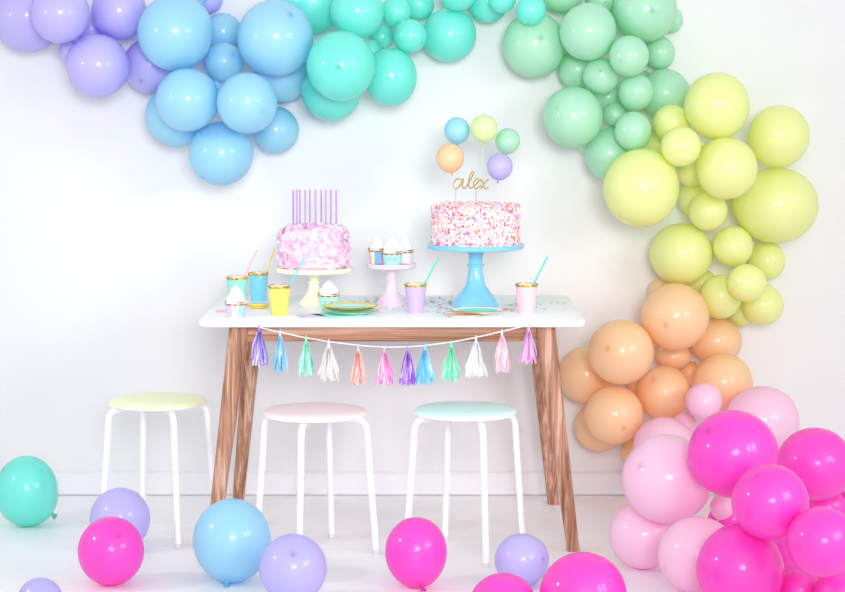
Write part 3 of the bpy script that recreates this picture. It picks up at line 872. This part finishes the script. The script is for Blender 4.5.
for u, v, r, c, ub, dy, lab in TOP:
    y = YT + dy
    p = at(u, v, y)
    R = r * px(y, p.z)
    foot = at(ub, 205, y)
    foot = Vector((foot.x, y, ZC - 0.012))
    tail = (foot + Vector((0, 0, 0.02)) - p).normalized()
    if c == 'lavender':
        tail = Vector((-0.12, -0.25, -0.95)).normalized()
    o = balloon(c, p, R, R * 1.02, tail, lab, 'mini balloons of the cake topper', 'mini_balloon', 0.5)
    b = MB()
    start = tail * (R * (1 + PEAR) + 0.002)
    end = foot - p
    mid = start.lerp(end, 0.5) + Vector((0.002, 0.0, 0))
    b.tube(smooth_path([start, mid, end], 6), 0.0006 if c != 'lime' else 0.0009, 8)
    b.build('stick', M_STICK, o)

strokes = [
    [(10, -8), (7, -10), (3, -9), (0.5, -5), (0.5, -1.5), (3, 0), (6.5, -2.5), (9, -7), (10.5, -10)],
    [(10.5, -10), (9.5, -4), (9.8, -0.8), (12, -0.5), (13.5, -2.5)],
    [(13.5, -2.5), (17, -8), (20, -14), (20.8, -16.6), (18.7, -16.8), (16.5, -11), (15.6, -4), (16.8, -.5), (19, -.8)],
    [(19, -.8), (22, -3.5), (25, -6.5), (25.8, -9), (23.5, -9.8), (21, -6.5), (20.8, -2), (23, 0), (26.5, -2), (28, -3.5)],
    [(26.8, -7.5), (28.5, -9), (30, -6), (31, -2), (32.5, 0), (35.5, -1.5)],
    [(35.5, -9.5), (32, -6), (28.5, -1), (26.8, 0)],
]
YL = YT - 0.03
lp = at(453, 188.7, YL)
sc_ = px(YL, lp.z)
topper = empty('name_topper', (lp.x, YL, ZC))
tag(topper, 'gold script lettering topper standing among mini balloons on the sprinkle cake', 'cake topper')
b = MB()
for st in strokes:
    b.tube(smooth_path([(x * sc_, 0, lp.z - ZC - y * sc_) for x, y in st], 6), 0.0020, 8, flat=0.45)
b.build('lettering', M_GOLD, topper)
for x, z in ((2.8, 0), (23, 0)):
    b = MB()
    b.tube([(x * sc_, 0.0, -0.012), (x * sc_, 0.0, lp.z - ZC)], 0.0008, 8)
    b.build('stick', M_GOLD, topper)

# ------------------------------------------------------------------ cups and straws
M_INSIDE = mat('white_paper', (250, 249, 246), 0.6)


def foil_rim_material():
    m = mat('gold_foil_rim', (226, 190, 92), 0.3, 0.75)
    nt = m.node_tree
    tc = nt.nodes.new('ShaderNodeTexCoord')
    n = nt.nodes.new('ShaderNodeTexNoise')
    n.inputs['Scale'].default_value = 75
    nt.links.new(tc.outputs['Object'], n.inputs['Vector'])
    r = ramp_node(nt, [(0.40, (168, 122, 40)), (0.5, (226, 186, 84)), (0.6, (250, 232, 160))])
    nt.links.new(n.outputs['Fac'], r.inputs['Fac'])
    nt.links.new(r.outputs['Color'], nt.nodes['Principled BSDF'].inputs['Base Color'])
    return m


M_RIM = foil_rim_material()


def cup(u, v, urim, vrim, rt, rb, rgb, label, straw, straw_rgb, straw_label, depth=None):
    p = tpos(u, v) if depth is None else Vector((at(u, v, depth).x, depth, ZT))
    if depth is None:
        p.y += 0.024
    k = px(p.y, ZT)
    p.x = at(u, v, p.y).x
    Rt, Rb = rt * k, rb * k
    Hc = at(urim, vrim, p.y).z - ZT
    root = empty('paper_cup', p)
    tag(root, label, 'cup', 'paper cups on the table')
    m = mat('cup_paper', rgb, 0.5)
    b = MB()
    b.lathe([(Rb - 0.003, 0.003), (Rb, 0), (Rt, Hc), (Rt - 0.001, Hc)], 48, cap0=True, cap1=False)
    b.build('cup_body', m, root)
    b = MB()
    b.lathe([(Rt - 0.001, Hc), (Rb - 0.001, 0.006), (0.002, 0.006)], 48, cap0=False)
    b.build('inner_wall', M_INSIDE, root)
    b = MB()
    hb = 0.0072
    rr = lambda z: Rb + (Rt - Rb) * z / Hc
    b.lathe([(rr(Hc - hb) + 0.0004, Hc - hb), (rr(Hc - hb) + 0.0008, Hc - hb), (Rt + 0.0012, Hc - 0.001), (Rt + 0.0016, Hc + 0.0005),
             (Rt + 0.0006, Hc + 0.0018), (Rt - 0.0012, Hc + 0.0006), (Rt - 0.0012, Hc - 0.001)], 64,
            rfun=lambda a, k_: 1.0, cap0=False, cap1=False)
    b.build('gold_rim', M_RIM, root)
    (u0, v0), (u1, v1) = straw
    yb = p.y + Rt * 0.25
    p1 = at(u1, v1, yb)
    p0 = at(u0, v0, yb)
    d = (p1 - p0).normalized()
    s = (p0.z - (ZT + 0.012)) / d.z
    start = p0 - d * s
    # keep the lower end inside the cup
    lim = Rb - 0.010
    off = start.x - p.x
    if abs(off) > lim:
        start.x = p.x + math.copysign(lim, off)
    b = MB()
    L = (p1 - start).length
    dd = (p1 - start).normalized()
    n = 8
    b.tube([dd * (L * i / n) for i in range(n + 1)], 0.0031, 12)
    o = b.build('straw', mat('straw_paper', straw_rgb, 0.4), loc=start)
    tag(o, straw_label, 'straw', 'straws in the paper cups')


cup(258.5, 301.3, 258.5, 273.0, 10.2, 7.6, (134, 212, 240), 'sky blue paper cup with gold rim, behind the yellow cup',
    ((267, 271), (274.3, 248.5)), (246, 214, 110), 'yellow straw standing in the sky blue cup')
cup(237.5, 304.5, 237.5, 277.0, 10.8, 7.8, (150, 226, 216), 'mint green paper cup with gold rim, behind the rainbow cupcake',
    ((246, 273), (257, 250)), (250, 196, 186), 'pale coral straw standing in the mint green cup')
cup(279.5, 315.7, 279.5, 285.8, 10.9, 8.4, (247, 230, 112), 'yellow paper cup with gold rim, in front of the pink cake',
    ((290, 284), (304.5, 258)), (112, 214, 226), 'turquoise straw standing in the yellow cup')
cup(415.5, 313.5, 415.5, 284.2, 11.0, 7.7, (206, 184, 240), 'lilac paper cup with gold rim, in front of the small cupcake stand',
    ((425.5, 282), (439, 257)), (96, 218, 178), 'green straw standing in the lilac cup')
cup(526.5, 313.8, 526, 284.2, 11.0, 8.5, (253, 205, 214), 'pale pink paper cup with gold rim, beside the blue cake stand',
    ((534.5, 282), (547.5, 256.5)), (92, 212, 204), 'teal straw standing in the pale pink cup')

# ------------------------------------------------------------------ cupcakes
M_CREAM = mat('whipped_cream', (255, 252, 250), 0.55)
M_BRONZE = mat('copper_foil_edge', (176, 108, 56), 0.4, 0.45)
M_INK = mat('grey_ink', (110, 112, 118), 0.7)
PASTEL = [mat('paper_aqua', (168, 224, 240), 0.6), mat('paper_pink', (250, 190, 224), 0.6), mat('paper_cream', (252, 246, 206), 0.6),
          mat('paper_lilac', (206, 190, 238), 0.6), mat('paper_blue', (120, 196, 226), 0.6), mat('paper_white', (246, 240, 242), 0.6),
          mat('paper_mint', (176, 232, 224), 0.6)]


def cupcake(p, rt, rb, hw, hc, stripes, face, label, spin=0.0):
    root = empty('cupcake', p)
    tag(root, label, 'cupcake', 'cupcakes on the table and stand')
    b = MB()
    pleat = lambda a, k: 1 + (0.012 * math.cos(a * 30) if 0 < k else 0)
    mi = None
    mats = [PASTEL[stripes]] if isinstance(stripes, int) else [PASTEL[i] for i in stripes]
    if len(mats) > 1:
        mi = lambda a: int(((a + spin) % (2 * PI)) / (2 * PI) * len(mats)) % len(mats)
    b.lathe([(rb - 0.002, 0), (rb, 0.001), (rb + (rt - rb) * 0.5, hw * 0.5), (rt, hw), (rt - 0.002, hw)], 120, rfun=pleat, mi=mi)
    wr = b.build('wrapper', mats, root)
    # scalloped copper edge: strip hugging the wrapper with a wavy lower edge
    b = MB()
    n = 120
    vs_, fs = [], []
    for j in range(n):
        a = 2 * PI * j / n
        drop = 0.0055 + 0.0045 * abs(math.sin(a * 5))
        z0 = hw - drop
        r0 = rb + (rt - rb) * z0 / hw
        for r, z in ((r0 * 1.016 + 0.0004, z0), (rt * 1.022 + 0.0005, hw + 0.0022), (rt * 1.0, hw + 0.0022)):
            vs_.append((r * math.cos(a), r * math.sin(a), z))
    for j in range(n):
        j2 = (j + 1) % n
        for q in range(2):
            fs.append((j * 3 + q, j2 * 3 + q, j2 * 3 + q + 1, j * 3 + q + 1))
    b.add(vs_, fs)
    b.build('scalloped_edge', M_BRONZE, wr)
    b = MB()
    prof = []
    N = 26
    for k in range(N):
        t = k / (N - 1)
        r = rt * 1.02 * (1 - t) ** 0.62 if t < 1 else 0.0008
        r = max(r * (1 + 0.07 * math.sin(t * 3 * 2 * PI + 0.6)), 0.0012)
        prof.append((r, hw - 0.004 + (hc + 0.004) * t))
    b.lathe(prof, 48, rfun=lambda a, k: 1 + 0.05 * math.sin(a * 3 + k * 0.55) + 0.02 * math.sin(a * 7 - k * 0.4))
    b.build('frosting', M_CREAM, root)
    if face:
        def mark(pts):
            out = []
            for x, z in smooth_path([(x, z, 0) for x, z in pts], 5) and [(q.x, q.y) for q in smooth_path([(x, z, 0) for x, z in pts], 5)]:
                r = (rb + (rt - rb) * z / hw) * 1.014 + 0.0002
                a = -PI / 2 + x / r
                out.append((r * math.cos(a), r * math.sin(a), z))
            return out
        for sx in (-1, 1):
            m_ = MB()
            c = 0.0105 * sx
            m_.tube(mark([(c - 0.0042, hw * 0.56), (c - 0.002, hw * 0.48), (c + 0.002, hw * 0.48), (c + 0.0042, hw * 0.56)]), 0.0007, 6)
            m_.build('eye_mark', M_INK, wr)
        m_ = MB()
        m_.tube(mark([(-0.0028, hw * 0.36), (0, hw * 0.31), (0.0028, hw * 0.36)]), 0.0006, 6)
        m_.build('mouth_mark', M_INK, wr)


def cupcake_at(u, v, Y, ztable, rt, rb, vw, vtop, stripes, face, label, spin=0.0):
    p = at(u, v, Y)
    k = px(Y, ztable)
    hw = (v - vw) * k
    hc = (vw - vtop) * k
    cupcake(Vector((p.x, Y, ztable)), rt * k, rb * k, hw, hc, stripes, face, label, spin)


pa = tpos(236, 317)
cupcake_at(236, 317, pa.y + 0.02, ZT, 10.7, 8.6, 302.5, 285.5, (3, 2, 0, 1, 3, 0, 1, 2, 0, 3), False,
           'cupcake in a pastel striped wrapper at the end of the table')
pb = tpos(329, 310)
cupcake_at(329, 310, pb.y + 0.032, ZT, 11.0, 7.9, 294.3, 281.5, 6, True, 'cupcake with a sleepy face on mint wrapper, behind the yellow and aqua plates')
cupcake_at(377, 265, c_pink.y + 0.022, top_pink, 8.6, 6.6, 250, 236.5, (4, 3, 1, 2, 4, 1, 2, 4, 3, 1), False,
           'striped wrapper cupcake on the small cake stand, partly behind the sleepy one')
cupcake_at(392, 266, c_pink.y - 0.038, top_pink, 9.9, 8.0, 252.3, 237, 6, True, 'cupcake with a sleepy face standing in front on the small cake stand')
cupcake_at(405.5, 264.5, c_pink.y + 0.030, top_pink, 8.0, 6.4, 251, 237, 5, False, 'pale white wrapper cupcake on the small stand, behind the sleepy one')

# ------------------------------------------------------------------ plates and napkins
def paper_plate(loc, R, cols, label, rim_w=0.16, tilt=(0, 0), wav=0.02, n=12):
    root = empty('paper_plate', loc)
    root.rotation_euler = (tilt[0], tilt[1], 0)
    tag(root, label, 'plate', 'paper plates on the table')
    sc = lambda a, k: 1 + (wav * abs(math.sin(a * n / 2)) if k > 2 else 0)
    b = MB()
    r1 = R * (1 - rim_w)
    b.lathe([(0.002, 0.0016), (r1 * 0.72, 0.0016), (r1 * 0.82, 0.004), (r1, 0.0075)], 96, cap1=False, cap0=True, rfun=lambda a, k: 1)
    b.build('plate_well', cols[0], root)
    b = MB()
    b.lathe([(r1, 0.0075), (r1 + 0.001, 0.0078), (r1 + 0.003, 0.0082), (R, 0.0102), (R + 0.0012, 0.0088), (r1 * 0.8, 0.001), (0.002, 0.0002)], 120,
            cap0=False, rfun=sc)
    b.build('plate_rim', cols[1], root)
    b = MB()
    ring = []
    for j in range(121):
        a = 2 * PI * j / 120
        r = R * (1 + wav * abs(math.sin(a * n / 2))) + 0.0006
        ring.append((r * math.cos(a), r * math.sin(a), 0.0098))
    b.tube(ring, 0.0010, 6)
    b.build('gold_edge', M_GOLD, root)
    return root


M_AQUA = mat('plate_aqua', (190, 234, 240), 0.5)
M_AQUA2 = mat('plate_rim_aqua', (206, 242, 240), 0.5)
M_MINT = mat('plate_mint', (136, 224, 204), 0.5)
M_PWHITE = mat('plate_white', (250, 246, 240), 0.5)
M_PYEL = mat('plate_yellow', (246, 232, 110), 0.45)
M_PEACH = mat('plate_peach', (253, 224, 204), 0.5)


def napkin(loc, s, rz, rgb, label, dz=0.0, h=0.0035):
    b = MB()
    for k in range(3):
        i = 0.0015 * k
        slab(b, s - i, s - i, 0.004, [(0, h * k / 3), (0, h * (k + 0.8) / 3)], 3)
    o = b.build('napkin', mat('napkin_paper', rgb, 0.8), loc=(loc.x, loc.y, ZT + dz))
    o.rotation_euler = (0, 0, rz)
    tag(o, label, 'napkin', 'paper napkins on the table')
    return o


pl = tpos(350, 313.5)
napkin(tpos(336, 315.5), 0.066, 0.62, (178, 242, 230), 'mint green napkin under the aqua plate', 0.0002)
napkin(tpos(311, 316.5), 0.040, 0.35, (214, 208, 242), 'lilac napkin lying beside the mint napkin, near the table edge', 0.0002)
paper_plate(Vector((pl.x + 0.002, pl.y - 0.030, ZT + 0.0045)), 0.088, (M_AQUA, M_AQUA2), 'aqua paper plate lying under the yellow rimmed plate', 0.17)
paper_plate(Vector((pl.x, pl.y + 0.034, ZT + 0.0125)), 0.087, (M_AQUA, M_PYEL), 'yellow rimmed paper plate stacked on the aqua plate', 0.24)
pl2 = tpos(252, 309)
napkin(tpos(227, 311.5), 0.034, 0.25, (252, 206, 214), 'pink napkin partly under the rainbow cupcake', 0.0002, 0.002)
pl2y = tpos(258, 308)
paper_plate(Vector((pl2y.x, pl2y.y, ZT + 0.0005)), 0.037, (M_PYEL, M_PYEL), 'small yellow paper plate between the striped cupcake and yellow cup')
pr = tpos(463, 316.5)
paper_plate(Vector((pr.x, pr.y, ZT + 0.0005)), 0.062, (M_PEACH, M_PWHITE), 'cream gold edged plate, lower one in front of blue stand', 0.2)
pr = tpos(477.5, 315.8)
paper_plate(Vector((pr.x, pr.y + 0.0, ZT + 0.0105)), 0.084, (M_MINT, M_PWHITE), 'mint centred white plate with gold edge, in front of the blue stand', 0.24)
napkin(tpos(504, 309.5), 0.022, 0.5, (250, 178, 168), 'small coral napkin corner beside the mint centred plate', 0.0003, 0.003)

# ------------------------------------------------------------------ confetti
b = MB()
rs = random.Random(21)
spots = []
for _ in range(420):
    z = rs.random()
    if z < 0.62:
        u, v = rs.uniform(345, 455), rs.gauss(303, 5)
    elif z < 0.85:
        u, v = rs.uniform(425, 520), rs.gauss(308, 6)
    else:
        u, v = rs.uniform(500, 565), rs.gauss(306, 4)
    if not 296.5 < v < 320:
        continue
    p = tpos(u, v)
    if any((p.x - c.x) ** 2 + (p.y - c.y) ** 2 < 0.095 ** 2 for c in (c_blue, c_yel, c_pink)):
        continue
    s = rs.uniform(0.0035, 0.0085)
    kind = rs.random()
    q = Quaternion((0, 0, 1), rs.uniform(0, 6.3)) @ Quaternion((1, 0, 0), rs.uniform(-0.25, 0.25))
    n = 8 if kind < 0.6 else 4
    ring = [q @ Vector((s * math.cos(2 * PI * j / n), s * math.sin(2 * PI * j / n) * (1 if kind < .6 else .5), 0)) for j in range(n)]
    lo = min(r.z for r in ring)
    base = p + Vector((0, 0, 0.0004 - lo))
    vs_ = [base + r for r in ring] + [base + r + Vector((0, 0, 0.0003)) for r in ring]
    b.add(vs_, [tuple(range(n - 1, -1, -1)), tuple(range(n, 2 * n))] + [(j, (j + 1) % n, n + (j + 1) % n, n + j) for j in range(n)])
M_CONF = island_mat('confetti_paper', [(0, (196, 214, 236)), (0.2, (214, 200, 236)), (0.35, (150, 222, 214)), (0.5, (250, 206, 214)),
                                       (0.62, (232, 240, 246)), (0.78, (110, 150, 140)), (0.88, (196, 160, 90)), (0.95, (120, 120, 160))], 0.35)
tag(b.build('confetti', M_CONF, smooth=False), 'pastel and foil confetti scattered over the white tabletop', 'confetti', kind='stuff')

# ------------------------------------------------------------------ tassel garland
M_CORD = mat('white_cord', (250, 250, 250), 0.7)
YG = TY0 - 0.010
cord_px = [(252.5, 325.5), (259, 327.3), (280, 332.2), (306, 337.8), (328.6, 341.5), (358, 345.2), (384, 347), (407.7, 346.8), (425, 345.5),
           (451, 342), (476, 337.4), (502, 331.4), (528.5, 325.2), (541, 322.8)]
cord_pts = [at(u, v, YG) for u, v in cord_px]
b = MB()
path = smooth_path(cord_pts, 6)
for end, j in ((0, 1), (-1, -2)):
    pass
b.tube([p - cord_pts[6] for p in path], 0.0017, 8)
cord = b.build('garland_cord', M_CORD, loc=cord_pts[6])
tag(cord, 'thin white cord sagging along the front edge of the tabletop', 'cord')
TASSELS = [
    (259, 326.5, 365.5, 20, [(176, 112, 232), (226, 212, 250), (246, 244, 253), (140, 84, 220), (196, 240, 238), (210, 180, 248)], 'iridescent purple tassel at the cord end by the table corner below cups'),
    (280, 331, 372.5, 15, [(172, 226, 250), (146, 212, 248), (214, 240, 253)], 'light blue tassel second from the cups end of the cord'),
    (306, 337, 376, 17, [(150, 240, 216), (186, 248, 230), (222, 252, 244), (130, 228, 204)], 'mint green tassel between the light blue and the cream white ones'),
    (328.6, 341, 381.5, 22, [(254, 254, 248), (248, 252, 238), (244, 240, 250), (250, 250, 246), (222, 176, 230)], 'cream white tassel with a few lilac strands'),
    (358, 346, 384.5, 17, [(253, 204, 192), (254, 226, 218), (248, 188, 190), (255, 244, 240)], 'peach tassel next to the cream white one'),
    (384, 347, 385.5, 19, [(248, 176, 230), (252, 208, 242), (254, 234, 250), (240, 140, 215)], 'pink tassel at the lowest point of the cord'),
    (407.7, 346.5, 385.5, 18, [(186, 124, 235), (212, 176, 245), (236, 220, 250), (160, 96, 220)], 'purple tassel between the lowest pink one and a bright blue one'),
    (425, 345, 385, 20, [(124, 222, 248), (156, 232, 250), (200, 226, 250), (222, 246, 253)], 'bright blue tassel above the mint stool'),
    (451, 342, 381, 18, [(124, 236, 198), (166, 244, 216), (212, 250, 236)], 'green tassel between the bright blue and the pure white one'),
    (476, 337, 378, 22, [(254, 254, 254), (248, 248, 252), (240, 244, 250)], 'pure white tassel in front of the apron'),
    (502, 331, 372.5, 21, [(254, 226, 234), (253, 240, 244), (252, 208, 222), (236, 226, 250)], 'pale pink and white tassel second from the last'),
    (528.5, 325.5, 363.5, 18, [(248, 184, 230), (252, 210, 242), (240, 226, 252), (220, 196, 246)], 'lilac pink tassel at the cord end in front of the table leg'),
]
rs = random.Random(5)
for u, v0, v1, w, cols, lab in TASSELS:
    Y = YG - 0.006
    k = px(Y, 0.66)
    p = at(u, v0, Y)
    L = (v1 - v0) * k
    W = w * k / 2
    root = empty('tassel', p)
    tag(root, lab, 'tassel', 'tassels hanging on the cord')
    stops = [(i / len(cols), c) for i, c in enumerate(cols)]
    m = island_mat('tassel_foil', stops, 0.35, 0.25)
    b = MB()
    loop = [(0.0022 * math.sin(t), 0.0035 * math.cos(t) , -0.003 + 0.0045 * math.cos(t)) for t in [2 * PI * i / 14 for i in range(15)]]
    b.tube([(0, 0.006 + 0.0045 * math.cos(2 * PI * i / 16), 0.0 + 0.0045 * math.sin(2 * PI * i / 16)) for i in range(17)], 0.0013, 6)
    hm = mat('tassel_head', cols[0], 0.4)
    b.tube([(0, 0.0015, -0.002), (0, 0, -0.007), (0, 0, L * 0.14), (0, 0, -L * 0.2)][0:2] + [(0, 0, -L * 0.2)], [0.0022, 0.0034, 0.0042], 10)
    b.build('twisted_head', hm, root)
    b = MB()
    for i in range(64):
        a = 2 * PI * i / 64 + rs.uniform(-0.05, 0.05)
        rr = math.sqrt(rs.uniform(0.05, 1))
        ex, ey = W * rr * math.cos(a), min(W * 0.75 * rr * math.sin(a), 0.004)
        ln = L * (rs.uniform(0.74, 0.9) if i % 3 == 0 else rs.uniform(0.9, 1.02))
        wd = rs.uniform(0.0018, 0.0034)
        cu = rs.uniform(0.0015, 0.0045)
        vs_, fs = [], []
        ph = rs.uniform(0, 6)
        n = 7
        tw = rs.uniform(-3, 3)
        for q in range(n + 1):
            t = q / n
            z = -L * 0.12 - (ln - L * 0.12) * t
            sp = (0.10 + 0.9 * t ** 0.85)
            cx = ex * sp + cu * math.sin(ph + t * 6) * t
            cy = min(ey * sp + cu * math.cos(ph + t * 5) * t, 0.012)
            ang = tw * t + a * 0.3
            vs_ += [(cx - wd * math.cos(ang), cy - wd * math.sin(ang), z), (cx + wd * math.cos(ang), cy + wd * math.sin(ang), z)]
        for q in range(n):
            fs.append((2 * q, 2 * q + 1, 2 * q + 3, 2 * q + 2))
        b.add(vs_, fs)
    tag(b.build('fringe', m, root), kind='stuff')
